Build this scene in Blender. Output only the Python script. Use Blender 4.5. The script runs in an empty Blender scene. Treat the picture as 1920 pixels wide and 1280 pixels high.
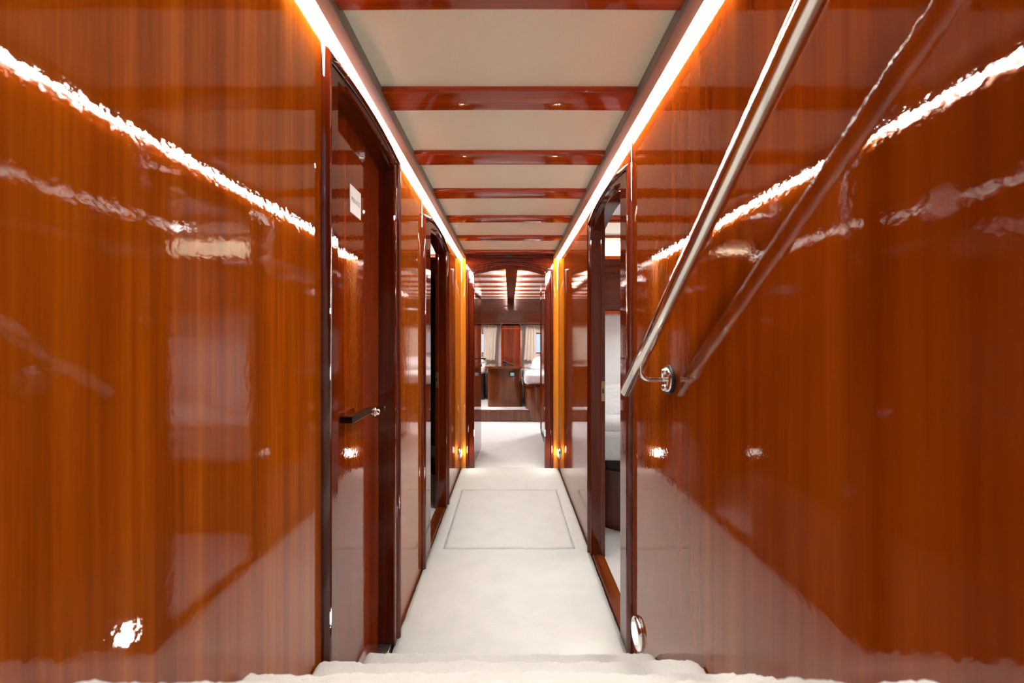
import bpy, bmesh, math, random
from mathutils import Vector, Matrix, noise
from mathutils.geometry import tessellate_polygon
random.seed(7)
SC = bpy.context.scene
COL = SC.collection
PI = math.pi
W = 0.46            # half width of the corridor
HC = 2.0            # ceiling height
YB = 4.0            # arched bulkhead at the end of the corridor

# ------------------------------------------------------------------ materials
def new_mat(name):
    m = bpy.data.materials.new(name); m.use_nodes = True
    nt = m.node_tree; nt.nodes.clear()
    out = nt.nodes.new('ShaderNodeOutputMaterial')
    return m, nt, out

def principled(nt, out, **kw):
    b = nt.nodes.new('ShaderNodeBsdfPrincipled')
    for k, v in kw.items():
        b.inputs[k.replace('_', ' ')].default_value = v
    nt.links.new(b.outputs[0], out.inputs[0])
    return b

def rgba(c): return (c[0], c[1], c[2], 1.0)

def simple(name, col, rough=0.5, metal=0.0, coat=0.0, bump=None, spec=0.5, sheen=0.0):
    m, nt, out = new_mat(name)
    b = principled(nt, out, Base_Color=rgba(col), Roughness=rough, Metallic=metal)
    b.inputs['Coat Weight'].default_value = coat
    b.inputs['Coat Roughness'].default_value = 0.03
    b.inputs['Specular IOR Level'].default_value = spec
    b.inputs['Sheen Weight'].default_value = sheen
    tc = nt.nodes.new('ShaderNodeTexCoord')
    n = nt.nodes.new('ShaderNodeTexNoise')
    n.inputs['Scale'].default_value = bump[0] if bump else 30
    n.inputs['Detail'].default_value = 3
    nt.links.new(tc.outputs['Object'], n.inputs['Vector'])
    if bump:
        bp = nt.nodes.new('ShaderNodeBump')
        bp.inputs['Distance'].default_value = bump[1]
        bp.inputs['Strength'].default_value = 1.0
        nt.links.new(n.outputs['Fac'], bp.inputs['Height'])
        nt.links.new(bp.outputs[0], b.inputs['Normal'])
    # a very slight mottling of the colour
    mr = nt.nodes.new('ShaderNodeMapRange')
    mr.inputs['To Min'].default_value = 0.95; mr.inputs['To Max'].default_value = 1.05
    nt.links.new(n.outputs['Fac'], mr.inputs['Value'])
    mx = nt.nodes.new('ShaderNodeMix'); mx.data_type = 'RGBA'; mx.blend_type = 'MULTIPLY'
    mx.inputs['Factor'].default_value = 1.0
    mx.inputs['A'].default_value = rgba(col)
    nt.links.new(mr.outputs[0], mx.inputs['B'])
    nt.links.new(mx.outputs['Result'], b.inputs['Base Color'])
    return m

def emit(name, col, strength):
    m, nt, out = new_mat(name)
    e = nt.nodes.new('ShaderNodeEmission')
    e.inputs['Color'].default_value = rgba(col); e.inputs['Strength'].default_value = strength
    nt.links.new(e.outputs[0], out.inputs[0])
    return m

def wood(name, dark, mid, light, axis='z', ribbon=28.0, fine=170.0, coat_rough=0.015, wave=1.0, figure=0.0):
    """lacquered sapele / mahogany: ribbon figure along one axis under a thick gloss lacquer"""
    m, nt, out = new_mat(name)
    L = nt.links.new
    b = principled(nt, out, Roughness=0.45)
    b.inputs['Specular IOR Level'].default_value = 0.0
    b.inputs['Coat Weight'].default_value = 1.0
    b.inputs['Coat Roughness'].default_value = coat_rough
    b.inputs['Coat IOR'].default_value = 1.56
    tc = nt.nodes.new('ShaderNodeTexCoord')
    def mapped(along):
        mp = nt.nodes.new('ShaderNodeMapping')
        s = {'x': (along, 1, 1), 'y': (1, along, 1), 'z': (1, 1, along)}[axis]
        mp.inputs['Scale'].default_value = s
        L(tc.outputs['Object'], mp.inputs['Vector'])
        return mp.outputs[0]
    def nz(vec, scale, detail, rough=0.5, dist=0.0):
        n = nt.nodes.new('ShaderNodeTexNoise')
        n.inputs['Scale'].default_value = scale; n.inputs['Detail'].default_value = detail
        n.inputs['Roughness'].default_value = rough; n.inputs['Distortion'].default_value = dist
        L(vec, n.inputs['Vector'])
        return n.outputs['Fac']
    def mth(op, a, c):
        n = nt.nodes.new('ShaderNodeMath'); n.operation = op
        for i, v in enumerate((a, c)):
            if isinstance(v, (int, float)): n.inputs[i].default_value = v
            else: L(v, n.inputs[i])
        return n.outputs[0]
    v_rib, v_fine, v_big = mapped(0.03), mapped(0.015), mapped(0.25)
    r = nz(v_rib, ribbon, 3, 0.55, figure)
    f = nz(v_fine, fine, 2, 0.6)
    g = nz(v_big, 3.0, 2)
    pores = nz(mapped(0.06), 420, 1)
    s = mth('ADD', mth('ADD', mth('MULTIPLY', r, 0.56), mth('MULTIPLY', f, 0.17)), mth('ADD', mth('MULTIPLY', g, 0.18), mth('MULTIPLY', pores, 0.08)))
    cr = nt.nodes.new('ShaderNodeValToRGB')
    e = cr.color_ramp.elements
    e[0].position = 0.38; e[0].color = rgba(dark)
    e[1].position = 0.62; e[1].color = rgba(light)
    k = cr.color_ramp.elements.new(0.5); k.color = rgba(mid)
    L(s, cr.inputs[0]); L(cr.outputs[0], b.inputs['Base Color'])
    # lacquer: slow waves, orange peel and faint telegraphed grain
    iso = nt.nodes.new('ShaderNodeMapping'); L(tc.outputs['Object'], iso.inputs['Vector'])
    lo = nz(iso.outputs[0], 5.0, 1)
    mid = nz(mapped(0.4), 24.0, 2)
    peel = nz(iso.outputs[0], 95.0, 3)
    h = mth('ADD', mth('ADD', mth('MULTIPLY', lo, 0.0004 * wave), mth('MULTIPLY', peel, 0.00012 * wave)),
            mth('MULTIPLY', mid, 0.00017 * wave))
    bp = nt.nodes.new('ShaderNodeBump')
    bp.inputs['Strength'].default_value = 1.0; bp.inputs['Distance'].default_value = 1.0
    L(h, bp.inputs['Height'])
    L(bp.outputs[0], b.inputs['Coat Normal'])
    return m

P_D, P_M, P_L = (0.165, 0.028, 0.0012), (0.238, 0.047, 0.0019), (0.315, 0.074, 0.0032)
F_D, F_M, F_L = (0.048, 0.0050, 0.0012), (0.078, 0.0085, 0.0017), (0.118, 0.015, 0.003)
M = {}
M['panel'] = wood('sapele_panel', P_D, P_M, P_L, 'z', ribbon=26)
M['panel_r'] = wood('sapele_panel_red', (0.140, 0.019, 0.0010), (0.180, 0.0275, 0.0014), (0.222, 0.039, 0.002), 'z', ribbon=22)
M['frame'] = wood('mahogany_upright', F_D, F_M, F_L, 'z', ribbon=40)
M['frame_x'] = wood('mahogany_crosswise', F_D, F_M, F_L, 'x', ribbon=30)
M['frame_y'] = wood('mahogany_lengthwise', (0.08, 0.016, 0.003), (0.13, 0.027, 0.005), (0.19, 0.042, 0.007), 'y', ribbon=40)
M['beam'] = wood('beam_mahogany', (0.23, 0.028, 0.003), (0.35, 0.050, 0.005), (0.48, 0.082, 0.008), 'x', ribbon=34)
M['golden'] = wood('golden_trim', (0.42, 0.11, 0.006), (0.54, 0.16, 0.010), (0.62, 0.21, 0.016), 'z', ribbon=40)
M['leaf'] = wood('door_veneer', (0.085, 0.0085, 0.0008), (0.145, 0.0165, 0.0014), (0.215, 0.031, 0.0025), 'z', ribbon=24)
M['valance'] = wood('valance_mahogany', (0.050, 0.016, 0.009), (0.075, 0.023, 0.013), (0.105, 0.034, 0.018), 'x', ribbon=30, wave=2.0)
M['chest'] = wood('chest_mahogany', (0.085, 0.021, 0.007), (0.125, 0.032, 0.010), (0.17, 0.048, 0.014), 'z', ribbon=34)
M['dark'] = simple('dark_recess', (0.012, 0.006, 0.004), 0.5)
M['cream'] = simple('cream_ceiling_panel', (0.92, 0.97, 0.81), 0.55, bump=(200, 0.00005))
M['white'] = simple('white_lining', (0.80, 0.80, 0.79), 0.55, bump=(160, 0.00005))
M['fascia'] = simple('grey_channel', (0.13, 0.122, 0.115), 0.5)
M['steel'] = simple('polished_steel', (0.80, 0.76, 0.70), 0.10, 1.0)
M['chrome'] = simple('chrome', (0.82, 0.82, 0.80), 0.05, 1.0)
M['dullmetal'] = simple('dull_aluminium', (0.48, 0.50, 0.52), 0.35, 1.0)
M['brass'] = simple('aged_brass', (0.42, 0.31, 0.14), 0.32, 1.0)
M['rubber'] = simple('black_rubber', (0.012, 0.012, 0.012), 0.45)
M['black'] = simple('black_lever', (0.010, 0.010, 0.010), 0.16)
M['card'] = simple('white_card', (0.80, 0.80, 0.82), 0.35)
M['ink'] = simple('grey_ink', (0.20, 0.20, 0.20), 0.6)
M['linen'] = simple('white_linen', (0.68, 0.68, 0.69), 0.85, bump=(35, 0.004))
M['led'] = emit('led_diffuser', (0.97, 0.96, 0.88), 220.0)
M['lens'] = emit('step_light_lens', (1.0, 0.92, 0.80), 75.0)
M['cove'] = emit('cove_strip', (1.0, 0.82, 0.56), 32.0)
M['spine_led'] = emit('spine_strip', (1.0, 0.96, 0.92), 120.0)
M['soft_aft'] = emit('added_fill_aft', (1.0, 0.97, 0.95), 95.0)  # glow of the fill panels added to the aft cabin
M['soft'] = emit('added_fill_right', (1.0, 0.97, 0.95), 15.0)  # glow of the fill panel added to the right cabin
M['lamp'] = emit('added_stair_glow', (1.0, 0.94, 0.86), 125.0)  # glow of the light added over the stairs
M['screen'] = emit('small_lcd', (0.55, 0.62, 0.66), 0.45)

def carpet_mat(name, col):
    m, nt, out = new_mat(name)
    L = nt.links.new
    b = principled(nt, out, Base_Color=rgba(col), Roughness=0.95)
    b.inputs['Specular IOR Level'].default_value = 0.1
    b.inputs['Sheen Weight'].default_value = 0.25
    tc = nt.nodes.new('ShaderNodeTexCoord')
    def nz(s, d):
        n = nt.nodes.new('ShaderNodeTexNoise'); n.inputs['Scale'].default_value = s; n.inputs['Detail'].default_value = d
        L(tc.outputs['Object'], n.inputs['Vector']); return n.outputs['Fac']
    pile, tuft, trod = nz(420, 2), nz(150, 3), nz(9, 4)
    ad = nt.nodes.new('ShaderNodeMath'); ad.operation = 'ADD'; L(pile, ad.inputs[0]); L(tuft, ad.inputs[1])
    bp = nt.nodes.new('ShaderNodeBump'); bp.inputs['Distance'].default_value = 0.0022; bp.inputs['Strength'].default_value = 0.7
    L(ad.outputs[0], bp.inputs['Height']); L(bp.outputs[0], b.inputs['Normal'])
    cr = nt.nodes.new('ShaderNodeValToRGB')
    cr.color_ramp.elements[0].position = 0.30; cr.color_ramp.elements[0].color = rgba([c * 0.93 for c in col])
    cr.color_ramp.elements[1].position = 0.62; cr.color_ramp.elements[1].color = rgba(col)
    L(trod, cr.inputs[0]); L(cr.outputs[0], b.inputs['Base Color'])
    return m
M['carpet'] = carpet_mat('cream_carpet', (0.48, 0.475, 0.46))
M['carpet_rug'] = carpet_mat('white_cabin_carpet', (0.58, 0.575, 0.57))

def curtain_mat():
    m, nt, out = new_mat('beige_curtain')
    L = nt.links.new
    d = nt.nodes.new('ShaderNodeBsdfDiffuse'); d.inputs[0].default_value = (0.86, 0.79, 0.69, 1)
    t = nt.nodes.new('ShaderNodeBsdfTranslucent'); t.inputs[0].default_value = (0.86, 0.80, 0.72, 1)
    mx = nt.nodes.new('ShaderNodeMixShader'); mx.inputs[0].default_value = 0.40
    L(d.outputs[0], mx.inputs[1]); L(t.outputs[0], mx.inputs[2]); L(mx.outputs[0], out.inputs[0])
    tc = nt.nodes.new('ShaderNodeTexCoord'); n = nt.nodes.new('ShaderNodeTexNoise'); n.inputs['Scale'].default_value = 400
    L(tc.outputs['Object'], n.inputs['Vector'])
    bp = nt.nodes.new('ShaderNodeBump'); bp.inputs['Distance'].default_value = 0.0006
    L(n.outputs['Fac'], bp.inputs['Height']); L(bp.outputs[0], d.inputs['Normal'])
    return m
M['curtain'] = curtain_mat()

def glass_mat():
    m, nt, out = new_mat('window_glass')
    L = nt.links.new
    g = nt.nodes.new('ShaderNodeBsdfGlossy'); g.inputs['Roughness'].default_value = 0.01
    t = nt.nodes.new('ShaderNodeBsdfTransparent'); t.inputs[0].default_value = (0.93, 0.96, 0.97, 1)
    fr = nt.nodes.new('ShaderNodeFresnel'); fr.inputs[0].default_value = 1.45
    mx = nt.nodes.new('ShaderNodeMixShader')
    L(fr.outputs[0], mx.inputs[0]); L(t.outputs[0], mx.inputs[1]); L(g.outputs[0], mx.inputs[2]); L(mx.outputs[0], out.inputs[0])
    return m
M['glass'] = glass_mat()

# ------------------------------------------------------------------ mesh helpers
def finish(name, bm, mat, parent=None, smooth=None, bevel=None, loc=None, segs=2):
    bmesh.ops.recalc_face_normals(bm, faces=bm.faces[:])
    me = bpy.data.meshes.new(name); bm.to_mesh(me); bm.free()
    me.materials.append(M[mat] if isinstance(mat, str) else mat)
    o = bpy.data.objects.new(name, me); COL.objects.link(o)
    if parent is not None: o.parent = parent
    if loc is not None: o.location = loc
    if bevel:
        md = o.modifiers.new('edge', 'BEVEL'); md.width = bevel; md.segments = segs; md.limit_method = 'ANGLE'; md.angle_limit = math.radians(40)
        md.harden_normals = False
    if smooth is not None:
        for p in me.polygons: p.use_smooth = True
        if smooth < 180: me.set_sharp_from_angle(angle=math.radians(smooth))
    return o

def box(bm, x0, x1, y0, y1, z0, z1):
    v = [bm.verts.new(p) for p in ((x0,y0,z0),(x1,y0,z0),(x1,y1,z0),(x0,y1,z0),(x0,y0,z1),(x1,y0,z1),(x1,y1,z1),(x0,y1,z1))]
    for f in ((0,1,2,3),(4,5,6,7),(0,1,5,4),(1,2,6,5),(2,3,7,6),(3,0,4,7)):
        bm.faces.new([v[i] for i in f])

def BX(*a):
    bm = bmesh.new(); box(bm, *a); return bm

def prism(bm, pts, to3, t0, t1):
    """extrude a closed 2D outline between t0 and t1"""
    a = [bm.verts.new(to3(p, t0)) for p in pts]; b = [bm.verts.new(to3(p, t1)) for p in pts]
    n = len(pts)
    for i in range(n): bm.faces.new((a[i], a[(i+1) % n], b[(i+1) % n], b[i]))
    if n > 24:
        for tri in tessellate_polygon([[Vector((p[0], p[1], 0)) for p in pts]]):
            bm.faces.new([a[i] for i in tri]); bm.faces.new([b[i] for i in tri])
    else:
        bm.faces.new(a); bm.faces.new(b)

def tube(bm, pts, r, n=16, cap=True):
    pts = [Vector(p) for p in pts]; rings = []
    up = Vector((0.123, 0.3, 0.95)).normalized()
    for i, p in enumerate(pts):
        t = (pts[min(i+1, len(pts)-1)] - pts[max(i-1, 0)]).normalized()
        a = t.cross(up).normalized(); b = t.cross(a).normalized()
        rr = r[i] if isinstance(r, (list, tuple)) else r
        rings.append([bm.verts.new(p + (a*math.cos(2*PI*k/n) + b*math.sin(2*PI*k/n))*rr) for k in range(n)])
    for i in range(len(rings)-1):
        for k in range(n):
            bm.faces.new((rings[i][k], rings[i][(k+1) % n], rings[i+1][(k+1) % n], rings[i+1][k]))
    if cap:
        bm.faces.new(rings[0]); bm.faces.new(rings[-1])

def lathe(bm, prof, frame, n=40):
    """prof: (radius, height) list turned about the frame's third axis; frame = (origin, a, b, axis)"""
    o, a, b, ax = [Vector(q) for q in frame]; rings = []
    for r, h in prof:
        if r < 1e-6: rings.append([bm.verts.new(o + ax*h)])
        else: rings.append([bm.verts.new(o + ax*h + (a*math.cos(2*PI*k/n) + b*math.sin(2*PI*k/n))*r) for k in range(n)])
    for i in range(len(rings)-1):
        A, B = rings[i], rings[i+1]
        for k in range(n):
            if len(A) == 1 and len(B) == 1: continue
            if len(A) == 1: bm.faces.new((A[0], B[k], B[(k+1) % n]))
            elif len(B) == 1: bm.faces.new((A[k], A[(k+1) % n], B[0]))
            else: bm.faces.new((A[k], A[(k+1) % n], B[(k+1) % n], B[k]))

def empty(name, loc):
    o = bpy.data.objects.new(name, None); COL.objects.link(o); o.location = loc; o.empty_display_size = 0.05
    return o

def tag(o, label=None, cat=None, group=None, kind=None):
    if label: o['label'] = label
    if cat: o['category'] = cat
    if group: o['group'] = group
    if kind: o['kind'] = kind
    return o

def S(o, label=None, cat=None):
    return tag(o, label, cat, None, 'structure')

def local(bm, o):
    """shift world-space geometry into the space of the empty it hangs under"""
    bmesh.ops.translate(bm, verts=bm.verts[:], vec=-o.location); return bm

def part(name, bm, mat, root, **k):
    return finish(name, local(bm, root), mat, root, **k)

# ------------------------------------------------------------------ door openings
# near edge, far edge, spring height, crown height, frame widths (near, top, far), frame depth, has a stop
DOORS = {
    'L1': dict(side=-1, y0=1.12, y1=1.672, zs=1.872, za=1.897, wn=0.88, wt=0.55, wf=0.72, stop=False),
    'L2': dict(side=-1, y0=2.43, y1=3.045, zs=1.826, za=1.880, wn=2.25, wt=0.36, wf=0.95, stop=True),
    'R1': dict(side=1, y0=1.735, y1=2.372, zs=1.832, za=1.878, wn=1.55, wt=0.36, wf=0.62, stop=True),
}
def arch(y0, y1, zs, za, n=20):
    return [(y0 + (y1-y0)*i/n, zs + (za-zs)*(1-(2*i/n-1)**2)) for i in range(n+1)]

PROFILE = [(0,-.05),(0,.006),(.004,.011),(.060,.011),(.062,.003),(.0655,.003),(.067,.012),(.071,.018),(.077,.021),(.083,.019),(.088,.012),(.090,.004),(.090,-.004),(.032,-.004),(.032,-.068)]
def frame_sweep(d, to3, z_bot=0.0):
    """sweep the frame profile round an arched opening; to3((along, up), protrusion) -> world"""
    prof = list(PROFILE)
    if d['stop']: prof = [(-.013,-.068),(-.013,-.048),(-.010,-.045),(0,-.045)] + prof[1:]
    else: prof = [(0,-.09)] + prof[1:-1] + [(.032,-.09)]
    def shift(o, f):
        if o <= 0.004: return o
        if abs(o-.032) < 1e-6: return min(.032, .032 + (f-1)*.09) if f < 1 else .032
        return max(o + (f-1)*.09, .006 + o*0.1)
    path = [(d['y0'], z_bot, 'n')] + [(y, z, 'a') for y, z in arch(d['y0'], d['y1'], d['zs'], d['za'])] + [(d['y1'], z_bot, 'f')]
    bm = bmesh.new(); rings = []
    for i, (y, z, k) in enumerate(path):
        ring = []
        for o, p in prof:
            if k == 'n': q = (y - shift(o, d['wn']), z)
            elif k == 'f': q = (y + shift(o, d['wf']), z)
            elif i == 1: q = (y - shift(o, d['wn']), z + shift(o, d['wt']))
            elif i == len(path)-2: q = (y + shift(o, d['wf']), z + shift(o, d['wt']))
            else:
                # stretch the arch so that its outer line spans the wider outer frame
                t = (y - d['y0'])/(d['y1']-d['y0'])
                yo = (d['y0'] - shift(o, d['wn']))*(1-t) + (d['y1'] + shift(o, d['wf']))*t
                q = (yo, z + shift(o, d['wt']))
            ring.append(bm.verts.new(to3(q, p)))
        rings.append(ring)
    n = len(prof)
    for i in range(len(rings)-1):
        for k in range(n):
            bm.faces.new((rings[i][k], rings[i][(k+1) % n], rings[i+1][(k+1) % n], rings[i+1][k]))
    bm.faces.new(rings[0]); bm.faces.new(rings[-1])
    return bm

# ------------------------------------------------------------------ corridor shell
def wall_outline(doors):
    pts = [(-2.0, -0.06)]
    for d in doors:
        g = 0.02
        pts += [(d['y0']-g, -0.06)] + [(y, z+g*0.5) for y, z in arch(d['y0']-g, d['y1']+g, d['zs'], d['za'])] + [(d['y1']+g, -0.06)]
    pts += [(YB+0.049, -0.06), (YB+0.049, HC+0.03), (0.80, HC+0.03), (0.80, 3.4), (-2.0, 3.4)]
    return pts
bm = bmesh.new(); prism(bm, wall_outline([DOORS['L1'], DOORS['L2']]), lambda p, t: (t, p[0], p[1]), -W, -W-0.045)
S(finish('wall_left', bm, 'panel'), 'glossy orange-brown wood panelling on the left of the corridor')
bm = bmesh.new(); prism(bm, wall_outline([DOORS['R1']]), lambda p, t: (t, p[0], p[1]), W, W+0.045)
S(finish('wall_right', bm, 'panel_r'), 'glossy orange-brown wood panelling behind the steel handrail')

# fine joint beads that run up from the frames to the light strips
for i, (s, y, z0) in enumerate(((-1, 2.225, 1.85), (1, 1.60, 1.85), (-1, 1.742, 1.90))):
    bm = bmesh.new(); tube(bm, [(s*(W+0.001), y, z0), (s*(W+0.001), y, HC-0.03)], 0.004, 8)
    S(finish('trim_%d' % (i+1), bm, 'frame', smooth=60))

# ceiling slab and beams
S(finish('ceiling', BX(-0.47, 0.47, 0.80, YB+0.02, HC, HC+0.03), 'cream'), 'cream ceiling panels between the mahogany beams')
BEAMS = [0.905, 1.347, 1.800, 2.254, 2.740, 3.262, 3.785]
BL = ['mahogany ceiling beam closest to the camera, cut by the top of the photo',
      'second mahogany ceiling beam from the top of the photo, broad and glossy',
      'third mahogany ceiling beam from the top of the photo',
      'fourth mahogany ceiling beam, just before the right-hand open doorway',
      'fifth mahogany ceiling beam counted from the top of the photo',
      'sixth mahogany ceiling beam, next to last before the arched bulkhead',
      'last mahogany ceiling beam, directly in front of the arched bulkhead']
for y, lb in zip(BEAMS, BL):
    bm = bmesh.new()
    n = 16; rows = []
    prof = [(0, .002), (0, -.009), (.003, -.0145), (.010, -.017), (.106, -.017), (.106, .002)]
    for i in range(n+1):
        x = -0.432 + 0.864*i/n; c = 0.003*(1-(x/0.43)**2)
        rows.append([bm.verts.new((x, y+a, HC+c+b-0.003)) for a, b in prof])
    for i in range(n):
        for k in range(len(prof)-1): bm.faces.new((rows[i][k], rows[i][k+1], rows[i+1][k+1], rows[i+1][k]))
    bm.faces.new(rows[0]); bm.faces.new(rows[-1])
    r = empty('ceiling_beam', (0, y, HC-0.017))
    o = finish('ceiling_beam', local(bm, r), 'beam', smooth=35)
    o.location = r.location; bpy.data.objects.remove(r)
    o.name = 'ceiling_beam'
    tag(o, lb, 'ceiling beam', 'mahogany beams across the corridor ceiling', 'thing')

# LED strips with their grey channels
for s, lb in ((-1, 'long white LED light strip along the top of the left wall'), (1, 'long white LED light strip above the steel handrail on the right wall')):
    r = empty('led_strip', (s*0.44, 0.84, 1.955))
    pr = [(.404, 1.999), (.404, 1.967), (.407, 1.965), (.4382, 1.9620), (.4402, 1.9665), (.4560, 1.9665), (.4575, 1.9650), (.4595, 1.9650), (.4595, 1.999)]
    bm = bmesh.new(); prism(bm, pr, lambda p, t: (s*p[0], t, p[1]), 0.84, 3.99)
    part('channel', bm, 'fascia', r)
    ld = [(.4404, 1.9663)] + [(.4480-.0075*math.cos(PI*k/10), 1.9645-.0040*math.sin(PI*k/10)) for k in range(11)] + [(.4558, 1.9663)]
    bm = bmesh.new(); prism(bm, ld, lambda p, t: (s*p[0], t, p[1]), 0.842, 3.988)
    tag(part('diffuser', bm, 'led', r), 'glowing white diffuser')
    tag(r, lb, 'light strip', 'LED strips along the corridor ceiling')

# floor: a dark sub-floor, the carpet laid on it and the lift-out hatch
S(finish('trim_4', BX(-0.54, 0.54, -1.99, YB+0.02, -0.056, -0.014), 'dark'))
def carpet_grid(bm, xs, ys, keep, z=0.0, amp=0.0016, seed=0.0, drop=0.014):
    vs = {}
    def V(i, j):
        if (i, j) not in vs:
            x, y = xs[i], ys[j]
            h = amp*noise.noise(Vector((x*9, y*9, seed))) + amp*0.6*noise.noise(Vector((x*45, y*45, seed)))
            vs[i, j] = bm.verts.new((x + 0.0018*noise.noise(Vector((x*30, y*30, 4+seed))), y + 0.0018*noise.noise(Vector((x*30, y*30, 9+seed))), z+h))
        return vs[i, j]
    for i in range(len(xs)-1):
        for j in range(len(ys)-1):
            if keep((xs[i]+xs[i+1])/2, (ys[j]+ys[j+1])/2):
                bm.faces.new((V(i, j), V(i+1, j), V(i+1, j+1), V(i, j+1)))
    bm.verts.index_update()
    be = [e for e in bm.edges if e.is_boundary]
    # soften the rim a little, then turn it down
    for v in {v for e in be for v in e.verts}: v.co.z -= 0.002
    r = bmesh.ops.extrude_edge_only(bm, edges=be)
    for v in [g for g in r['geom'] if isinstance(g, bmesh.types.BMVert)]: v.co.z -= drop
    bmesh.ops.recalc_face_normals(bm, faces=bm.faces[:])
def lin(a, b, n): return [a + (b-a)*i/n for i in range(n+1)]
HX0, HX1, HY0, HY1, GP = -0.381, 0.374, 2.46, 3.415, 0.0022
xs = sorted(set(lin(-0.452, HX0-GP, 4) + [HX0] + lin(HX0+GP, HX1-GP, 42) + [HX1] + lin(HX1+GP, 0.452, 4)))
ys = sorted(set(lin(0.9, HY0-GP, 80) + [HY0] + lin(HY0+GP, HY1-GP, 52) + [HY1] + lin(HY1+GP, 4.02, 32)))
inh = lambda x, y: HX0-GP < x < HX1+GP and HY0-GP < y < HY1+GP
inner = lambda x, y: HX0+GP < x < HX1-GP and HY0+GP < y < HY1-GP
bm = bmesh.new(); carpet_grid(bm, xs, ys, lambda x, y: not inh(x, y))
S(finish('floor', bm, 'carpet', smooth=180), 'cream carpet on the corridor floor')
r = empty('floor_hatch', (0, HY0, -0.014))
bm = bmesh.new(); carpet_grid(bm, xs, ys, inner, seed=3.0)
o = finish('floor_hatch', local(bm, r), 'carpet', smooth=180); o.location = r.location; bpy.data.objects.remove(r); o.name = 'floor_hatch'
tag(o, 'rectangular lift-out hatch outlined by a dark seam in the cream carpet', 'floor hatch')

# ------------------------------------------------------------------ stairs under the camera
st = empty('staircase', (0, 1.36, 0))
tag(st, 'carpeted cream steps at the bottom of the photo leading down to the corridor', 'stairs')
STEPS = [(1.362, .212), (1.03, .436), (.74, .634), (.452, .850), (.165, 1.045), (-.125, 1.26), (-.415, 1.47), (-.70, 1.66)]
for k, (yn, z) in enumerate(STEPS):
    bm = bmesh.new()
    back = STEPS[k+1][0]-0.05 if k+1 < len(STEPS) else -1.98
    zb = STEPS[k-1][1]-0.004 if k else 0.0
    R = 0.026
    prof = [(yy, z) for yy in lin(back, yn-R, 22)] + [(yn-R+R*math.sin(a), z-R+R*math.cos(a)) for a in (PI*i/14 for i in range(1, 8))]
    prof += [(yn-0.0-0.02*i/8, z-R-(z-R-zb)*i/8) for i in range(1, 9)]
    n = 150; grid = []
    for i in range(n+1):
        x = -0.456 + 0.912*i/n
        edge = max(0.0, (abs(x)-0.44)/0.016)
        row = []
        for (yy, zz) in prof:
            a = 0.0028*noise.noise(Vector((x*26, yy*26, k*5.1))) + 0.0022*noise.noise(Vector((x*110, yy*110, k*3.3))) + 0.003*noise.noise(Vector((x*5, yy*5, k*2.0)))
            row.append(bm.verts.new((x, yy + a, zz + a*1.2 - 0.010*edge**2)))
        grid.append(row)
    for i in range(n):
        for j in range(len(prof)-1): bm.faces.new((grid[i][j], grid[i+1][j], grid[i+1][j+1], grid[i][j+1]))
    part('step', bm, 'carpet', st, smooth=180)

# ------------------------------------------------------------------ stairwell round the camera
S(finish('trim_5', BX(-0.47, 0.47, 0.76, 0.80, 1.985, 3.4), 'panel'))
S(finish('wall_front', BX(-0.51, -0.33, -2.06, -2.0, 0, 3.4), 'panel'))
bm = bmesh.new(); box(bm, 0.33, 0.51, -2.06, -2.0, 0, 3.4); box(bm, -0.33, 0.33, -2.06, -2.0, 0, 1.75); box(bm, -0.33, 0.33, -2.06, -2.0, 3.1, 3.4)
S(finish('wall_companionway', bm, 'panel'))
w = S(finish('window_1', BX(-0.33, 0.33, -2.04, -2.03, 1.75, 3.1), 'glass'))
bm = bmesh.new(); box(bm, -0.33, 0.33, -2.035, -2.0, 2.40, 2.44); box(bm, -0.02, 0.02, -2.035, -2.0, 1.75, 3.1)
finish('window_bar', bm, 'frame', w)
lp = empty('added_stair_light', (0, 0.52, 3.4))  # unseen light, added above the stairs to brighten the steps
fr = ((0, 0.52, 3.4), (1,0,0), (0,1,0), (0,0,-1))
bm = bmesh.new(); lathe(bm, [(.19, 0), (.19, .02), (.185, .03), (.17, .035), (.165, .03)], fr, 48); part('rim', bm, 'chrome', lp, smooth=50)
bm = bmesh.new(); lathe(bm, [(.166, .03), (.14, .06), (.09, .08), (0, .088)], fr, 48); part('fill_light_dome', bm, 'lamp', lp, smooth=180)
tag(lp, 'round fill light added out of view high above the carpeted steps', 'added fill light')
S(finish('ceiling_stairwell', BX(-0.51, 0.51, -2.06, 0.80, 3.4, 3.43), 'cream'))

# ------------------------------------------------------------------ doors
def to3_side(s): return lambda q, p: (s*(W - p), q[0], q[1])

def leaf_bm(y0, y1, zs, za, x0, x1, zb=0.012):
    bm = bmesh.new(); prism(bm, [(y0, zb)] + arch(y0, y1, zs, za) + [(y1, zb)], lambda p, t: (t, p[0], p[1]), x0, x1); return bm

# closed door on the left
d = DOORS['L1']
r = empty('door_1', (-W, (d['y0']+d['y1'])/2, 0)); S(r, 'closed cabin door with black lever in an arched mahogany frame, near left')
part('door_frame', frame_sweep(d, to3_side(-1)), 'frame', r, smooth=35)
lf = finish('door_leaf', local(leaf_bm(d['y0']+.003, d['y1']-.003, d['zs']-.003, d['za']-.003, -W-.052, -W-.088), r), 'leaf', r, bevel=0.002)
tag(lf, 'orange-brown veneered door leaf')
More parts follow.
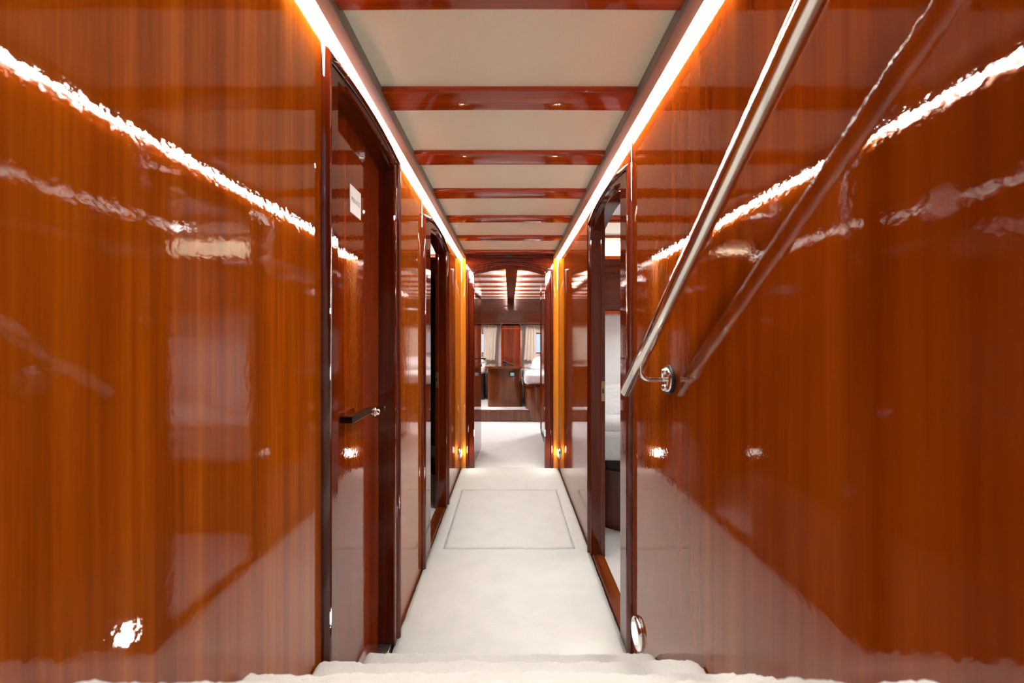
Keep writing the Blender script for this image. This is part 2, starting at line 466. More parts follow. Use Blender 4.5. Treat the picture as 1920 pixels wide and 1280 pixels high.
# lever
bm = bmesh.new()
hz = 0.958
bm = bmesh.new()
prism(bm, [(-W-.0522, 1.286), (-W-.0522, 1.306), (-.493, 1.306), (-.493, 1.462), (-.472, 1.462), (-.472, 1.286)], lambda p, t: (p[0], p[1], t), hz-.0105, hz+.0105)
o = finish('lever_handle', local(bm, r), 'black', lf, bevel=0.002)
tag(o, 'black square lever')
bm = bmesh.new(); lathe(bm, [(0, .019), (.005, .0183), (.010, .0158), (.0135, .011), (.0148, .005), (.019, .004), (.020, .001), (.020, 0), (0, 0)], ((-W-.0525, 1.632, 0.925), (0,1,0), (0,0,1), (1,0,0)))
o = finish('lock_button', local(bm, r), 'chrome', lf, smooth=60); tag(o, 'round chrome lock button')
# metal sill in the recess
o = part('threshold', BX(-W-.088, -W-.003, d['y0'], d['y1'], -0.014, 0.008), 'dullmetal', r, bevel=0.002); tag(o, 'grey metal threshold')

# sign on it
sg = empty('door_sign', (-W-.0515, 1.364, 1.612))
tag(sg, 'small white card with grey lettering stuck on the closed left door', 'sign')
bm = BX(-W-.0519, -W-.0495, 1.364, 1.463, 1.610, 1.700)
part('card', bm, 'card', sg, bevel=0.0008)
cu = bpy.data.curves.new('lettering', 'FONT'); cu.body = 'PRIVATE'; cu.size = 0.0215; cu.align_x = 'CENTER'; cu.align_y = 'CENTER'; cu.extrude = 0.0002
cu.materials.append(M['ink'])
tmp = bpy.data.objects.new('tmp', cu); COL.objects.link(tmp); bpy.context.view_layer.update()
me = bpy.data.meshes.new_from_object(tmp); bpy.data.objects.remove(tmp)
t = bpy.data.objects.new('lettering', me); COL.objects.link(t); t.parent = sg
t.rotation_euler = (PI/2, 0, PI/2)
t.location = Vector((-W-.0493, 1.4135, 1.655)) - sg.location
t['label'] = 'grey printed lettering'

# open door frames
for nm, key, lb in (('door_2', 'L2', 'open arched mahogany doorway further along the left wall'), ('door_3', 'R1', 'open arched mahogany doorway on the right into a white cabin')):
    d = DOORS[key]; s = d['side']
    r = empty(nm, (s*W, (d['y0']+d['y1'])/2, 0)); S(r, lb)
    part('door_frame', frame_sweep(d, to3_side(s)), 'frame', r, smooth=35)
    x0, x1 = sorted((s*(W-.002), s*(W+.062)))
    bm = BX(x0, x1, d['y0'], d['y1'], -0.014, 0.010)
    part('threshold', bm, 'frame_y', r, bevel=0.004)
    # brass strike plate on the far jamb
    x0, x1 = sorted((s*(W+.047), s*(W+.066)))
    bm = BX(x0, x1, d['y1']-.0155, d['y1']-.0125, 0.862, 0.972)
    o = part('strike_plate', bm, 'brass', r, bevel=0.001); tag(o, 'aged brass strike plate')
    bm = bmesh.new(); box(bm, s*(W+.0565)-.004, s*(W+.0565)+.004, d['y1']-.0165, d['y1']-.0153, .905, .932)
    finish('latch_hole', local(bm, r), 'dark', o)

# ------------------------------------------------------------------ arched bulkhead
XA0, XA1 = -0.330, 0.330
dA = dict(y0=XA0, y1=XA1, zs=1.832, za=1.902, wn=0.85, wt=0.34, wf=0.85, stop=False)
pts = [(-2.0, 0.0), (XA0-.02, 0.0)] + [(x, z+.01) for x, z in arch(XA0-.02, XA1+.02, dA['zs'], dA['za'])] + [(XA1+.02, 0.0), (2.0, 0.0), (2.0, 2.1), (-2.0, 2.1)]
bm = bmesh.new(); prism(bm, pts, lambda p, t: (p[0], t, p[1]), YB, YB+0.05)
S(finish('wall_bulkhead', bm, 'frame_x'), 'mahogany bulkhead with an arched opening at the end of the corridor')
r = empty('door_4', (0, YB, 0)); S(r, 'arched doorway into the aft cabin at the end of the corridor')
part('door_frame', frame_sweep(dA, lambda q, p: (q[0], YB - p*0.8, q[1])), 'frame', r, smooth=35)
# the leaf, swung open into the cabin
hinge = Vector((-0.333, YB+0.075, 0))
lf = empty('door_leaf', Vector(hinge) - r.location); lf.parent = r
lf.rotation_euler = (0, 0, math.radians(-2.2))
bm = bmesh.new(); prism(bm, [(0, .02), (0, 1.83), (.30, 1.90), (.585, 1.83), (.585, .02)], lambda p, t: (t, p[0], p[1]), -.036, 0)
finish('veneer_panel', bm, 'leaf', lf, bevel=0.003)
bm = bmesh.new(); box(bm, .044, .060, .41, .54, .99, 1.006); box(bm, -.002, .05, .526, .54, .99, 1.006)
o = finish('lever_handle', bm, 'black', lf, bevel=0.003)
bm = bmesh.new(); lathe(bm, [(0, .014), (.015, .014), (.017, .011), (.017, 0)], ((0, .533, .925), (0,1,0), (0,0,1), (1,0,0)), 24)
finish('lock_button', bm, 'black', lf, smooth=50)
# golden corner posts
for i, s in ((6, -1), (7, 1)):
    bm = bmesh.new()
    pts = [(s*.4585, YB), (s*.4585, YB-.012)] + [(s*.4150, YB-.012), (s*.4105, YB-.0095), (s*.4085, YB-.005)] + [(s*.4085, YB)]
    prism(bm, pts, lambda p, t: (p[0], p[1], t), 0.0, 1.962)
    S(finish('trim_%d' % i, bm, 'golden', smooth=40), 'golden wooden corner strip beside the arched bulkhead')
# header board under the last beam
S(finish('trim_8', BX(-0.40, 0.40, YB-0.018, YB+0.001, 1.972, 2.0), 'frame_x', bevel=0.004))
r = empty('door_catch', (0, 3.965, 1.98))
bm = BX(-.030, .030, 3.955, 3.984, 1.966, 1.980); o = part('catch_body', bm, 'rubber', r, bevel=0.003)
bm = bmesh.new(); lathe(bm, [(0, .006), (.004, .005), (.006, .002), (.006, 0)], ((0, 3.969, 1.966), (1,0,0), (0,1,0), (0,0,-1)), 16)
part('catch_roller', bm, 'steel', r, smooth=60)
tag(r, 'tiny black catch at the top centre above the arched doorway', 'door catch')

# ------------------------------------------------------------------ step lights
def step_light(s, y, z, lb):
    r = empty('step_light', (s*W, y, z))
    fr = ((s*W, y, z), (0, 1, 0), (0, 0, 1), (-s, 0, 0))
    bm = bmesh.new(); lathe(bm, [(.0555, -.001), (.0565, .004), (.055, .009), (.052, .0130), (.047, .0155), (.040, .0168), (.0345, .0165), (.0322, .0140), (.0318, .006)], fr, 56)
    tag(part('bezel', bm, 'chrome', r, smooth=180), 'polished chrome bezel ring')
    bm = bmesh.new(); lathe(bm, [(.0318, .0130), (.0305, .0165), (.022, .0185), (.010, .0192), (0, .0194)], fr, 48)
    tag(part('lens', bm, 'lens', r, smooth=180), 'glowing white lens')
    tag(r, lb, 'step light', 'round chrome step lights low on the walls')
step_light(1, 1.517, 0.157, 'round chrome step light low on the right wall beside the carpeted steps')
step_light(-1, 3.93, 0.160, 'round chrome step light low in the left corner before the arched bulkhead')
step_light(1, 3.93, 0.160, 'round chrome step light low in the right corner before the arched bulkhead')

# ------------------------------------------------------------------ handrail
hr = empty('handrail', (W, 1.22, 1.14))
tag(hr, 'sloping polished steel handrail on the right wall above the steps', 'handrail')
RX = 0.374; RB = Vector((RX, 1.372, 1.034)); RT = Vector((RX, -0.45, 2.30)); RR = 0.0185
dirv = (RT-RB).normalized()
bm = bmesh.new(); tube(bm, [RB + dirv*t for t in (0, .002, .5, 1.0, 1.5, (RT-RB).length)], [RR-.002, RR, RR, RR, RR, RR], 40)
part('rail_tube', bm, 'steel', hr, smooth=50)
bm = bmesh.new()
c = RB - dirv*0.0005
a = dirv.cross(Vector((1, 0, 0))).normalized(); b = dirv.cross(a).normalized()
lathe(bm, [(0, .003), (.012, .0025), (.0172, .0008), (.0175, -.002)], (c, a, b, -dirv), 32)
part('end_cap', bm, 'steel', hr, smooth=60)
def bracket(y):
    zc = RB.z + (RB.y - y)*(-(dirv.z/dirv.y))
    fz = zc - 0.052
    fr = ((W, y, fz), (0, 1, 0), (0, 0, 1), (-1, 0, 0))
    bm = bmesh.new(); lathe(bm, [(.041, 0), (.0425, .004), (.0415, .009), (.038, .010), (.030, .009)], fr, 48)
    br = part('rubber_gasket', bm, 'rubber', hr, smooth=50); tag(br, 'black rubber ring behind the flange')
    bm = bmesh.new(); lathe(bm, [(.0365, .008), (.036, .0115), (.033, .0145), (.026, .016), (0, .0165)], fr, 48)
    fl = part('wall_flange', bm, 'chrome', hr, smooth=60)
    for dz in (.023, -.023):
        bm = bmesh.new(); lathe(bm, [(.0095, .012), (.0095, .019), (.0075, .0225), (.004, .0245), (0, .025)], ((W, y, fz+dz), (0,1,0), (0,0,1), (-1,0,0)), 24)
        finish('screw', local(bm, hr), 'chrome', fl, smooth=50)
    arm = [(W-.012, y, fz), (W-.030, y, fz), (W-.058, y, fz)]
    for k in range(1, 9):
        q = PI/2*k/8; arm.append((W-.058-.027*math.sin(q), y, fz+.027*(1-math.cos(q))))
    arm.append((RX+.001, y, zc-.012))
    bm = bmesh.new(); tube(bm, arm, .0062, 16); part('bracket_arm', bm, 'chrome', hr, smooth=60)
bracket(1.222)
bracket(-0.25)

# ------------------------------------------------------------------ cabin shells
def cabin_beams(x0, x1, ys, who, where):
    for k, y in enumerate(ys):
        bm = bmesh.new(); box(bm, x0, x1, y, y+.105, HC-.02, HC+.005)
        o = finish('cabin_beam', bm, 'beam', bevel=0.006)
        tag(o, where[k], 'ceiling beam', who, 'thing')

# right-hand cabin seen through the open doorway
S(finish('floor_right_cabin', BX(W+.05, 2.1, 1.2, 3.72, -0.05, 0.0), 'carpet_rug'))
S(finish('ceiling_right_cabin', BX(W+.045, 2.1, 1.2, 3.72, HC, HC+.03), 'white'))
S(finish('wall_right_cabin_hull', BX(2.1, 2.15, 1.15, 3.75, -0.05, HC+.03), 'white'))
S(finish('wall_right_cabin_near', BX(W+.045, 2.1, 1.15, 1.2, -0.05, HC+.03), 'white'))
S(finish('wall_right_cabin_far', BX(W+.045, 2.1, 3.72, 3.77, -0.05, HC+.03), 'white'), 'white lined wall behind the bed in the right cabin')
S(finish('trim_9', BX(W+.045, W+.055, 2.46, 3.72, 0, HC), 'white'))
cabin_beams(W+.05, 2.1, BEAMS[2:6], 'mahogany beams across the right cabin ceiling',
    ['wooden ceiling beam inside the right cabin, hidden behind the doorway top', 'wooden ceiling beam in the right cabin just under the doorway arch',
     'upper one of two orange-lit beams seen through the right doorway', 'lower of two beams seen through the right doorway, nearest the cove light'])
r = empty('overhead_cabinet', (1.28, 3.46, 1.40))
bm = BX(W+.06, 2.09, 3.462, 3.715, 1.435, 1.872); part('cabinet_body', bm, 'frame_x', r, bevel=0.01)
bm = BX(W+.06, 2.09, 3.450, 3.470, 1.852, 1.880); part('top_lip', bm, 'beam', r, bevel=0.005)
bm = BX(W+.06, 2.09, 3.450, 3.715, 1.405, 1.436); part('bottom_trim', bm, 'beam', r, bevel=0.006)
tag(r, 'dark glossy overhead cabinet on the far wall inside the right cabin', 'cabinet')
r = empty('cove_light', (1.28, 3.60, 1.872)); bm = BX(W+.08, 2.05, 3.590, 3.625, 1.874, 1.886)
part('glowing_strip', bm, 'cove', r); tag(r, 'warm cove light shining above the overhead cabinet in the right cabin', 'light strip')

def rounded_rect(x0, x1, y0, y1, rr, n=8):
    pts = []
    for cx, cy, a0, r_ in ((x1-rr[1], y1-rr[1], 0, rr[1]), (x0+rr[2], y1-rr[2], PI/2, rr[2]), (x0+rr[3], y0+rr[3], PI, rr[3]), (x1-rr[0], y0+rr[0], 1.5*PI, rr[0])):
        if r_ < 1e-4: pts.append((cx, cy)); continue
        for k in range(n+1):
            a = a0 + PI/2*k/n; pts.append((cx+r_*math.cos(a), cy+r_*math.sin(a)))
    return pts
def slab(pts, z0, z1):
    bm = bmesh.new(); prism(bm, pts, lambda p, t: (p[0], p[1], t), z0, z1); return bm

def soft_block(x0, x1, y0, y1, z0, z1, r=0.05, n=26, amp=0.01, seed=0.0):
    """rounded soft block (mattress, folded duvet): a cube sphere squeezed to a rounded box"""
    bm = bmesh.new(); bmesh.ops.create_cube(bm, size=2.0)
    bmesh.ops.subdivide_edges(bm, edges=bm.edges[:], cuts=n, use_grid_fill=True)
    c = Vector(((x0+x1)/2, (y0+y1)/2, (z0+z1)/2)); h = Vector(((x1-x0)/2, (y1-y0)/2, (z1-z0)/2))
    for v in bm.verts:
        p = Vector((v.co.x*h.x, v.co.y*h.y, v.co.z*h.z))
        q = Vector([max(-(hh-r), min(hh-r, pp)) for pp, hh in zip(p, h)])
        d_ = p-q
        if d_.length > 1e-6: p = q + d_.normalized()*min(r, max(abs(d_.x), abs(d_.y), abs(d_.z)))
        w_ = amp*noise.noise(Vector((p.x*6+seed, p.y*6, p.z*6))) + amp*0.5*noise.noise(Vector((p.x*17, p.y*17+seed, p.z*17)))
        v.co = c + p + p.normalized()*w_
    return bm

def pillow_bm(w, l, h, seed=0.0, n=36):
    bm = bmesh.new(); top, bot = [], []
    for i in range(n+1):
        a, b = [], []
        for j in range(n+1):
            u, v = 2*i/n-1, 2*j/n-1
            e = max(0, (1-abs(u)**3.2))**0.55 * max(0, (1-abs(v)**3.2))**0.55
            cr = 0.010*noise.noise(Vector((u*3+seed, v*3, 0))) + 0.006*noise.noise(Vector((u*8, v*8+seed, 1)))
            pinch = 1 - 0.06*(1-abs(u))*(abs(v)**4) ; pin2 = 1 - 0.06*(1-abs(v))*(abs(u)**4)
            x, y = u*w/2*pin2, v*l/2*pinch
            a.append(bm.verts.new((x, y, e*(h/2+cr)+0.001)))
            b.append(a[-1] if i in (0, n) or j in (0, n) else bm.verts.new((x, y, -e*(h/2))))
        top.append(a); bot.append(b)
    for i in range(n):
        for j in range(n):
            bm.faces.new((top[i][j], top[i+1][j], top[i+1][j+1], top[i][j+1]))
            q = [bot[i][j], bot[i][j+1], bot[i+1][j+1], bot[i+1][j]]
            if len(set(q)) == 4:
                try: bm.faces.new(q)
                except ValueError: pass
    return bm

# bed in the right cabin
r = empty('bed', (1.2, 2.64, 0))
tag(r, 'bed with white linen on a dark wooden base in the right cabin', 'bed')
part('bed_base', slab(rounded_rect(W+.07, 1.9, 2.64, 3.70, (.1, .02, .02, .30)), 0.0, 0.372), 'frame', r, bevel=0.006)
part('base_ledge', slab(rounded_rect(W+.09, 1.88, 2.67, 3.70, (.1, .02, .02, .30)), 0.372, 0.430), 'dark', r, bevel=0.004)
part('mattress', soft_block(W+.08, 1.9, 2.65, 3.66, 0.440, 0.640, 0.05, amp=0.006), 'linen', r, smooth=180)
o = part('duvet', soft_block(W+.075, 1.9, 2.66, 3.40, 0.600, 0.700, 0.045, amp=0.014, seed=4.0), 'linen', r, smooth=180); tag(o, 'rumpled white duvet')
p = finish('pillow', pillow_bm(.62, .42, .18, 1.0), 'linen', smooth=180); p.location = (0.84, 3.06, 0.745); p.rotation_euler = (math.radians(26), math.radians(-6), math.radians(10))
tag(p, 'plump white pillow leaning on the bed in the right cabin', 'pillow')

# left-hand cabin, mostly dark
S(finish('floor_left_cabin', BX(-2.1, -W-.05, 1.9, 3.98, -0.05, 0.0), 'carpet_rug'))
S(finish('ceiling_left_cabin', BX(-2.1, -W-.045, 1.9, 3.98, HC, HC+.03), 'white'))
S(finish('wall_left_cabin_hull', BX(-2.15, -2.1, 1.85, 4.0, -0.05, HC+.03), 'panel'))
S(finish('wall_left_cabin_near', BX(-2.1, -W-.045, 1.85, 1.9, -0.05, HC+.03), 'frame'))
S(finish('trim_10', BX(-W-.055, -W-.045, 3.13, 3.98, 0, HC), 'frame'))
cabin_beams(-2.1, -W-.05, BEAMS[3:6], 'mahogany beams across the left cabin ceiling', ['wooden ceiling beam of the left cabin above the doorway'+x for x in (' jamb nearest the camera', ' centre', ' far jamb')])
r = empty('overhead_cabinet', (-1.28, 3.74, 1.60))
bm = BX(-2.09, -W-.06, 3.742, 3.99, 1.70, 1.915); part('cabinet_body', bm, 'frame_x', r, bevel=0.01)
bm = BX(-2.09, -W-.06, 3.730, 3.76, 1.895, 1.925); part('top_lip', bm, 'beam', r, bevel=0.005)
tag(r, 'dark overhead cabinet seen through the open left doorway', 'cabinet')
r = empty('cove_light', (-1.28, 3.88, 1.915)); bm = BX(-2.05, -W-.08, 3.87, 3.905, 1.917, 1.929)
part('glowing_strip', bm, 'cove', r); tag(r, 'warm cove light above the cabinet in the left cabin', 'light strip')
r = empty('wardrobe', (-1.28, 3.80, 0))
bm = BX(-2.09, -W-.06, 3.83, 3.99, 0.26, 1.70); part('carcass', bm, 'dark', r, bevel=0.004)
bm = BX(-2.09, -W-.06, 3.80, 3.99, 0.0, 0.26); part('plinth', bm, 'frame_x', r, bevel=0.004)
tag(r, 'almost black wardrobe on the far wall of the left cabin', 'wardrobe')

# ------------------------------------------------------------------ aft cabin
CY0, CY1 = YB+.05, 7.75
S(finish('floor_aft_cabin', BX(-2.0, 2.0, CY0-.03, CY1, -0.05, -0.003), 'carpet_rug'), 'pale carpet of the aft cabin floor')
HA = 1.925
S(finish('ceiling_aft_cabin', BX(-2.0, 2.0, CY0, CY1, HA, HA+.03), 'white'), 'white ceiling panels of the aft cabin')
S(finish('wall_aft_port', BX(-2.05, -2.0, CY0, CY1, -0.05, HA+.03), 'panel'))
S(finish('wall_aft_starboard', BX(2.0, 2.05, CY0, CY1, -0.05, HA+.03), 'panel'))
# stern wall with two windows
WZ0, WZ1 = 0.97, 1.31
WINS = ((-0.95, -0.36), (0.40, 1.0))
bm = bmesh.new()
box(bm, -2.0, 2.0, CY1, CY1+.05, -0.05, WZ0); box(bm, -2.0, 2.0, CY1, CY1+.05, WZ1, HA+.03)
box(bm, -2.0, WINS[0][0], CY1, CY1+.05, WZ0, WZ1); box(bm, WINS[0][1], WINS[1][0], CY1, CY1+.05, WZ0, WZ1); box(bm, WINS[1][1], 2.0, CY1, CY1+.05, WZ0, WZ1)
S(finish('wall_stern', bm, 'white'), 'white stern wall with curtained windows')
for i, (a, b) in enumerate(WINS):
    w = S(finish('window_%d' % (i+2), BX(a, b, CY1+.02, CY1+.026, WZ0, WZ1), 'glass'), 'daylit window behind the curtains %s' % ('left of the centre post' if i == 0 else 'right of the centre post'))
    bm = bmesh.new()
    for q in ((a-.02, b+.02, WZ0-.02, WZ0+.005), (a-.02, b+.02, WZ1-.005, WZ1+.02), (a-.02, a+.005, WZ0, WZ1), (b-.005, b+.02, WZ0, WZ1)):
        box(bm, q[0], q[1], CY1-.008, CY1+.03, q[2], q[3])
    finish('window_frame', bm, 'steel', w)

SX = 0.02
cabin_ys = [4.30, 4.76, 5.22, 5.68, 6.14, 6.60, 7.06]
labs = ['beam nearest the arched doorway in the aft cabin ceiling', 'second aft cabin ceiling beam beyond the arched doorway', 'third aft cabin ceiling beam beyond the arched doorway',
        'fourth aft cabin ceiling beam beyond the arched doorway', 'fifth aft cabin ceiling beam beyond the arched doorway', 'sixth aft cabin ceiling beam beyond the arched doorway', 'last aft cabin ceiling beam, nearest the dark valance']
for y, lb in zip(cabin_ys, labs):
    o = finish('cabin_beam', BX(-1.99, 1.99, y, y+.10, HA-.016, HA+.005), 'beam', bevel=0.005)
    tag(o, lb, 'ceiling beam', 'mahogany beams across the aft cabin ceiling', 'thing')
r = empty('ceiling_spine', (SX, 4.1, HA-.06))
bm = BX(SX-.062, SX+.062, 4.06, 7.50, HA-.050, HA-.034); part('spine_board', bm, 'frame_y', r, bevel=0.006)
bm = BX(SX-.030, SX+.030, 4.06, 7.50, HA-.034, HA+.001); part('spine_core', bm, 'frame_y', r)
bm = bmesh.new(); box(bm, SX-.046, SX-.034, 4.10, 7.48, HA-.0335, HA-.027); box(bm, SX+.034, SX+.046, 4.10, 7.48, HA-.0335, HA-.027)
o = part('glow_strip', bm, 'spine_led', r); tag(o, 'hidden white light strips along both edges')
tag(r, 'long dark wooden spine down the middle of the aft cabin ceiling', 'ceiling spine')

r = empty('valance', (0, 7.5, 1.48))
n = 24; bm = bmesh.new(); prof = []
for k in range(n+1):
    t = k/n; prof.append((7.50 - 0.035*math.sin(PI*t), HA - t*(HA-1.50)))
prof += [(7.58, 1.50), (7.58, HA)]
prism(bm, prof, lambda p, t: (t, p[0], p[1]), -1.99, 1.99); part('valance_board', bm, 'valance', r, smooth=35)
bm = BX(-1.99, 1.99, 7.475, 7.60, 1.478, 1.503); part('bottom_moulding', bm, 'chest', r, bevel=0.006)
tag(r, 'wide dark glossy wooden valance above the aft cabin windows', 'valance')

# centre post between the windows
r = empty('stern_post', (SX, 7.55, 0.6))
bm = BX(SX-.172, SX+.172, 7.56, CY1, 0.17, 1.478); part('post_panel', bm, 'leaf', r, bevel=0.03)
bm = bmesh.new(); tube(bm, [(SX-.165, 7.562, 0.75), (SX-.165, 7.562, 1.40)], .010, 10); part('corner_moulding', bm, 'beam', r, smooth=60)
bm = bmesh.new(); tube(bm, [(SX+.165, 7.562, 0.75), (SX+.165, 7.562, 1.40)], .010, 10); part('corner_moulding', bm, 'beam', r, smooth=60)
bm = bmesh.new(); tube(bm, [(SX-.165, 7.558, 1.40), (SX+.165, 7.558, 1.40)], .010, 10); part('cross_moulding', bm, 'beam', r, smooth=60)
tag(r, 'glossy wooden post between the two curtained stern windows', 'wall panel')

# curtains
def curtain(x0, x1, z0, z1, y, folds, lb, seed, gather=0.0, side=1):
    r = empty('curtain', ((x0+x1)/2, y, z1))
    n, mz = folds*14, 26; bm = bmesh.new(); g = []
    for j in range(mz+1):
        t = j/mz; row = []
        for i in range(n+1):
            u = i/n
            # the gathered inner edge drifts outwards towards the hem
            xx = x0 + (x1-x0)*u
            edge = (u if side > 0 else 1-u)
            xx += -side*gather*(1-t)*(1-edge)*-1 if gather else 0
            a = 0.016*(0.5+0.6*t)*math.sin(u*folds*2*PI + seed + 0.5*math.sin(3*t+seed)) + 0.006*noise.noise(Vector((u*6, t*3, seed)))
            zz = z1 - (z1-z0)*t - 0.006*t*math.sin(u*folds*2*PI*0.5+seed)
            row.append(bm.verts.new((xx, y+a, zz)))
        g.append(row)
    for j in range(mz):
        for i in range(n): bm.faces.new((g[j][i], g[j][i+1], g[j+1][i+1], g[j+1][i]))
    o = part('fabric', bm, 'curtain', r, smooth=180)
    md = o.modifiers.new('thick', 'SOLIDIFY'); md.thickness = 0.0015
    bm = bmesh.new(); box(bm, x0+.0, x1-.0, y-.012, y+.012, z1-.004, z1+.014)
    part('heading_tape', bm, 'curtain', r, bevel=0.003)
    tag(r, lb, 'curtain', 'beige curtains at the stern windows')
CZ0, CZ1, CYY = 0.83, 1.455, 7.66
curtain(-0.47, -0.26, CZ0, CZ1, CYY, 4, 'beige curtain left of the centre post, beside the blue window gap', 0.3, -0.05, -1)
curtain(-1.02, -0.505, CZ0, CZ1, CYY, 8, 'beige curtain furthest left behind the open cabin door', 1.7)
curtain(0.23, 0.475, CZ0, CZ1, CYY, 4, 'beige curtain right of the centre post, drawn to its inner edge', 2.1, 0.06, 1)
curtain(0.575, 1.06, CZ0, CZ1, CYY, 8, 'beige curtain furthest right beside the wardrobe corner', 3.0)
for x0, x1, lb in ((-1.06, -0.17, 'thin dark curtain rail left of the centre post'), (0.21, 1.10, 'thin dark curtain rail right of the centre post')):
    r = empty('curtain_rail', ((x0+x1)/2, CYY, 1.47)); bm = bmesh.new(); tube(bm, [(x0, CYY, 1.473), (x1, CYY, 1.473)], .005, 10); part('rod', bm, 'rubber', r, smooth=60)
    for xq in (x0, x1-.015): part('end_bracket', BX(xq, xq+.015, CYY, CY1, 1.463, 1.483), 'rubber', r)
    tag(r, lb, 'curtain rail', 'curtain rails at the stern')

# raised platform
r = S(finish('floor_platform', slab(rounded_rect(-2.0, 0.36, 6.27, CY1, (.12, 0, 0, 0)), 0.0, 0.165), 'chest', bevel=0.01), 'low wooden platform step under the aft cabin chest')
S(finish('floor_platform_carpet', slab(rounded_rect(-1.98, 0.34, 6.285, CY1, (.12, 0, 0, 0)), 0.165, 0.178), 'carpet_rug', bevel=0.005))

# chest
r = empty('bedside_chest', (-0.07, 6.5, 0.178))
tag(r, 'glossy wooden chest with a small display at the centre of the aft cabin', 'chest')
CX0, CX1 = -0.335, 0.185
part('chest_body', slab(rounded_rect(CX0, CX1, 6.50, 7.54, (.05, .01, .01, .05)), 0.178, 0.765), 'chest', r, smooth=35)
part('chest_top', slab(rounded_rect(CX0-.045, CX1+.045, 6.455, 7.55, (.07, .01, .01, .07)), 0.765, 0.800), 'chest', r, bevel=0.010)
bm = BX(-.012, .095, 6.490, 6.505, .640, .716); o = part('display', bm, 'rubber', r, bevel=0.004); tag(o, 'small black control display')
bm = BX(.012, .068, 6.488, 6.4915, .655, .700); finish('screen', local(bm, r), 'screen', o)
# phone on top
r = empty('telephone', (-0.06, 6.75, 0.80))
bm = bmesh.new(); box(bm, -.100, -.040, 6.70, 6.80, .800, .822); part('cradle', bm, 'rubber', r, bevel=0.006)
bm = bmesh.new(); tube(bm, [(-.115, 6.75, .862), (-.09, 6.75, .858), (-.06, 6.75, .85), (-.02, 6.75, .826), (.02, 6.75, .815), (.06, 6.75, .812)], [.012, .017, .014, .012, .012, .010], 14)
part('handset', bm, 'rubber', r, smooth=60)
bm = bmesh.new(); tube(bm, [(-.085, 6.76, .82), (-.085, 6.76, .853)], .014, 12); part('stem', bm, 'rubber', r, smooth=60)
tag(r, 'small black telephone lying on the glossy wooden chest', 'telephone')

# beds
r = empty('bed', (0.95, 6.27, 0))
tag(r, 'bed with white mattress on a rounded wooden base right of the chest', 'bed')
part('bed_base', slab(rounded_rect(0.235, 1.85, 6.25, 7.50, (.02, .02, .02, .16)), 0.0, 0.525), 'chest', r, smooth=35)
part('base_rim', slab(rounded_rect(0.215, 1.87, 6.232, 7.50, (.02, .02, .02, .17)), 0.505, 0.535), 'frame', r, bevel=0.008)
part('mattress', soft_block(0.215, 1.85, 6.255, 7.52, 0.535, 0.715, 0.06, amp=0.006, seed=2.0), 'linen', r, smooth=180)
p = finish('pillow', pillow_bm(.62, .46, .20, 6.0), 'linen', smooth=180); p.location = (0.66, 7.10, 0.800); p.rotation_euler = (math.radians(14), 0, math.radians(-5))
tag(p, 'white pillow on the bed right of the wooden chest', 'pillow')
r = empty('bed', (-1.1, 7.05, 0.178))
tag(r, 'bed with white linen set back left of the chest behind the door', 'bed')
bm = BX(-1.9, -0.44, 7.28, 7.70, 0.178, 0.64); part('bed_base', bm, 'dark', r, bevel=0.004)  # near-black base colour paints in the shadow below the mattress
part('mattress', soft_block(-1.9, -0.395, 7.02, 7.62, 0.64, 0.80, 0.05, amp=0.006, seed=8.0), 'linen', r, smooth=180)
p = finish('pillow', pillow_bm(.55, .36, .14, 3.0), 'linen', smooth=180); p.location = (-0.72, 7.36, 0.855); p.rotation_euler = (math.radians(8), 0, math.radians(6))
tag(p, 'white pillow on the bed left of the wooden chest', 'pillow')

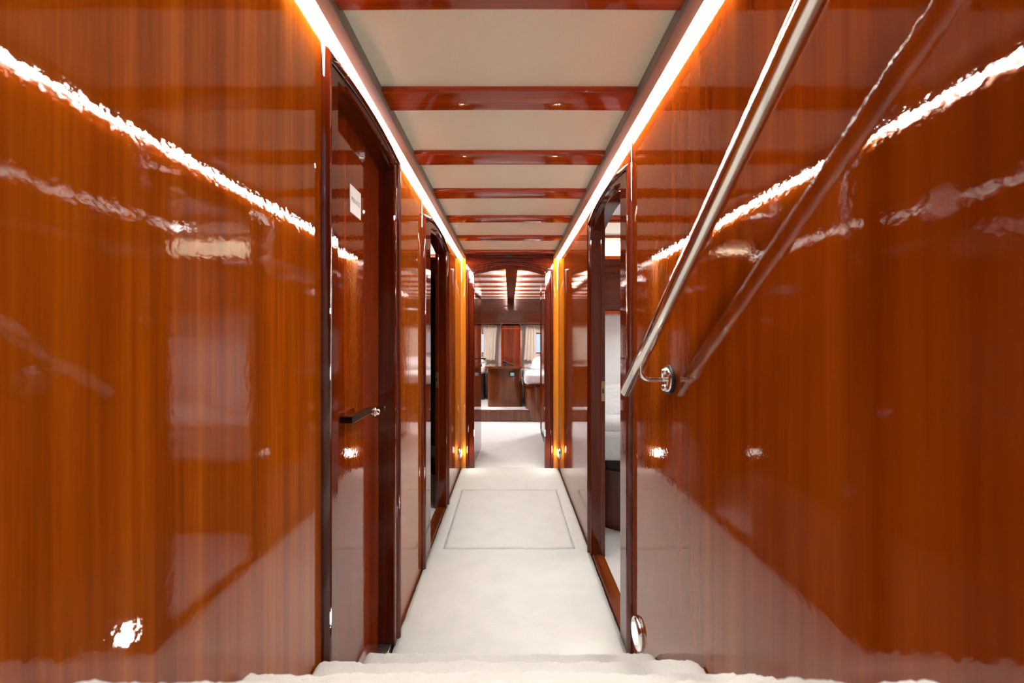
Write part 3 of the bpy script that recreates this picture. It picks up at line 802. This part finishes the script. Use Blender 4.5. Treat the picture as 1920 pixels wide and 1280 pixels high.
# wardrobes inside the arch
for s, y1, lb in ((1, 5.52, 'tall glossy wardrobe just inside the arched doorway on the right'), (-1, 4.62, 'tall wardrobe just inside the arched doorway behind the open door')):
    r = empty('wardrobe', (s*1.2, 4.1, 0))
    xa = .405 if s > 0 else .52
    x0, x1 = sorted((s*xa, s*1.98))
    bm = BX(x0, x1, CY0+.01, y1, 0.0, HA-.02); part('carcass', bm, 'leaf', r, bevel=0.004)
    bm = bmesh.new(); tube(bm, [(s*(xa+.006), y1-.008, 0.05), (s*(xa+.006), y1-.008, HA-.03)], .016, 12); part('corner_post', bm, 'frame', r, smooth=60)
    x0, x1 = sorted((s*(xa-.004), s*(xa+.02)))
    bm = BX(x0, x1, CY0+.01, y1+.004, 0.0, 0.06); part('plinth', bm, 'dark', r)
    tag(r, lb, 'wardrobe')
def added_fill_panel(x, y, z, w, mat, lb):  # unseen fill light, added to brighten a cabin
    r = empty('added_ceiling_fill', (x, y, z))
    bm = bmesh.new()
    for q in ((x-w-.02, x+w+.02, y-w-.02, y-w), (x-w-.02, x+w+.02, y+w, y+w+.02), (x-w-.02, x-w, y-w, y+w), (x+w, x+w+.02, y-w, y+w)): box(bm, *q, z-.012, z)
    part('light_frame', bm, 'chrome', r)
    part('light_diffuser', BX(x-w, x+w, y-w, y+w, z-.008, z), mat, r)
    tag(r, lb, 'ceiling light')
added_fill_panel(1.65, 2.75, HC, .30, 'soft', 'square fill light added out of view in the right cabin ceiling')
added_fill_panel(-1.2, 6.15, HA, .22, 'soft_aft', 'square fill light added out of view in the aft cabin ceiling, open door side')
added_fill_panel(1.2, 6.30, HA, .22, 'soft_aft', 'square fill light added out of view in the aft cabin ceiling, wardrobe side')

# ------------------------------------------------------------------ daylight and camera
wd = bpy.data.worlds.new('daylight'); SC.world = wd; wd.use_nodes = True
bg = wd.node_tree.nodes['Background']; bg.inputs[0].default_value = (0.66, 0.78, 1.0, 1); bg.inputs[1].default_value = 0.9

cam = bpy.data.cameras.new('camera'); co = bpy.data.objects.new('camera', cam); COL.objects.link(co)
co.location = (0, 0, 1.2); co.rotation_euler = (PI/2, 0, 0)
cam.sensor_fit = 'HORIZONTAL'; cam.sensor_width = 36.0; cam.lens = 800/1920*36
cam.shift_x = (960-955.5)/1920; cam.shift_y = -(640-637)/1920
cam.clip_start = 0.01
cam.dof.use_dof = True; cam.dof.focus_distance = 2.4; cam.dof.aperture_fstop = 4.0
SC.camera = co
SC.view_settings.view_transform = 'Standard'; SC.view_settings.look = 'None'
SC.view_settings.exposure = 0.48; SC.view_settings.gamma = 1.0; SC.view_settings.use_curve_mapping = False
SC.cycles.max_bounces = 14; SC.cycles.diffuse_bounces = 8; SC.cycles.glossy_bounces = 8
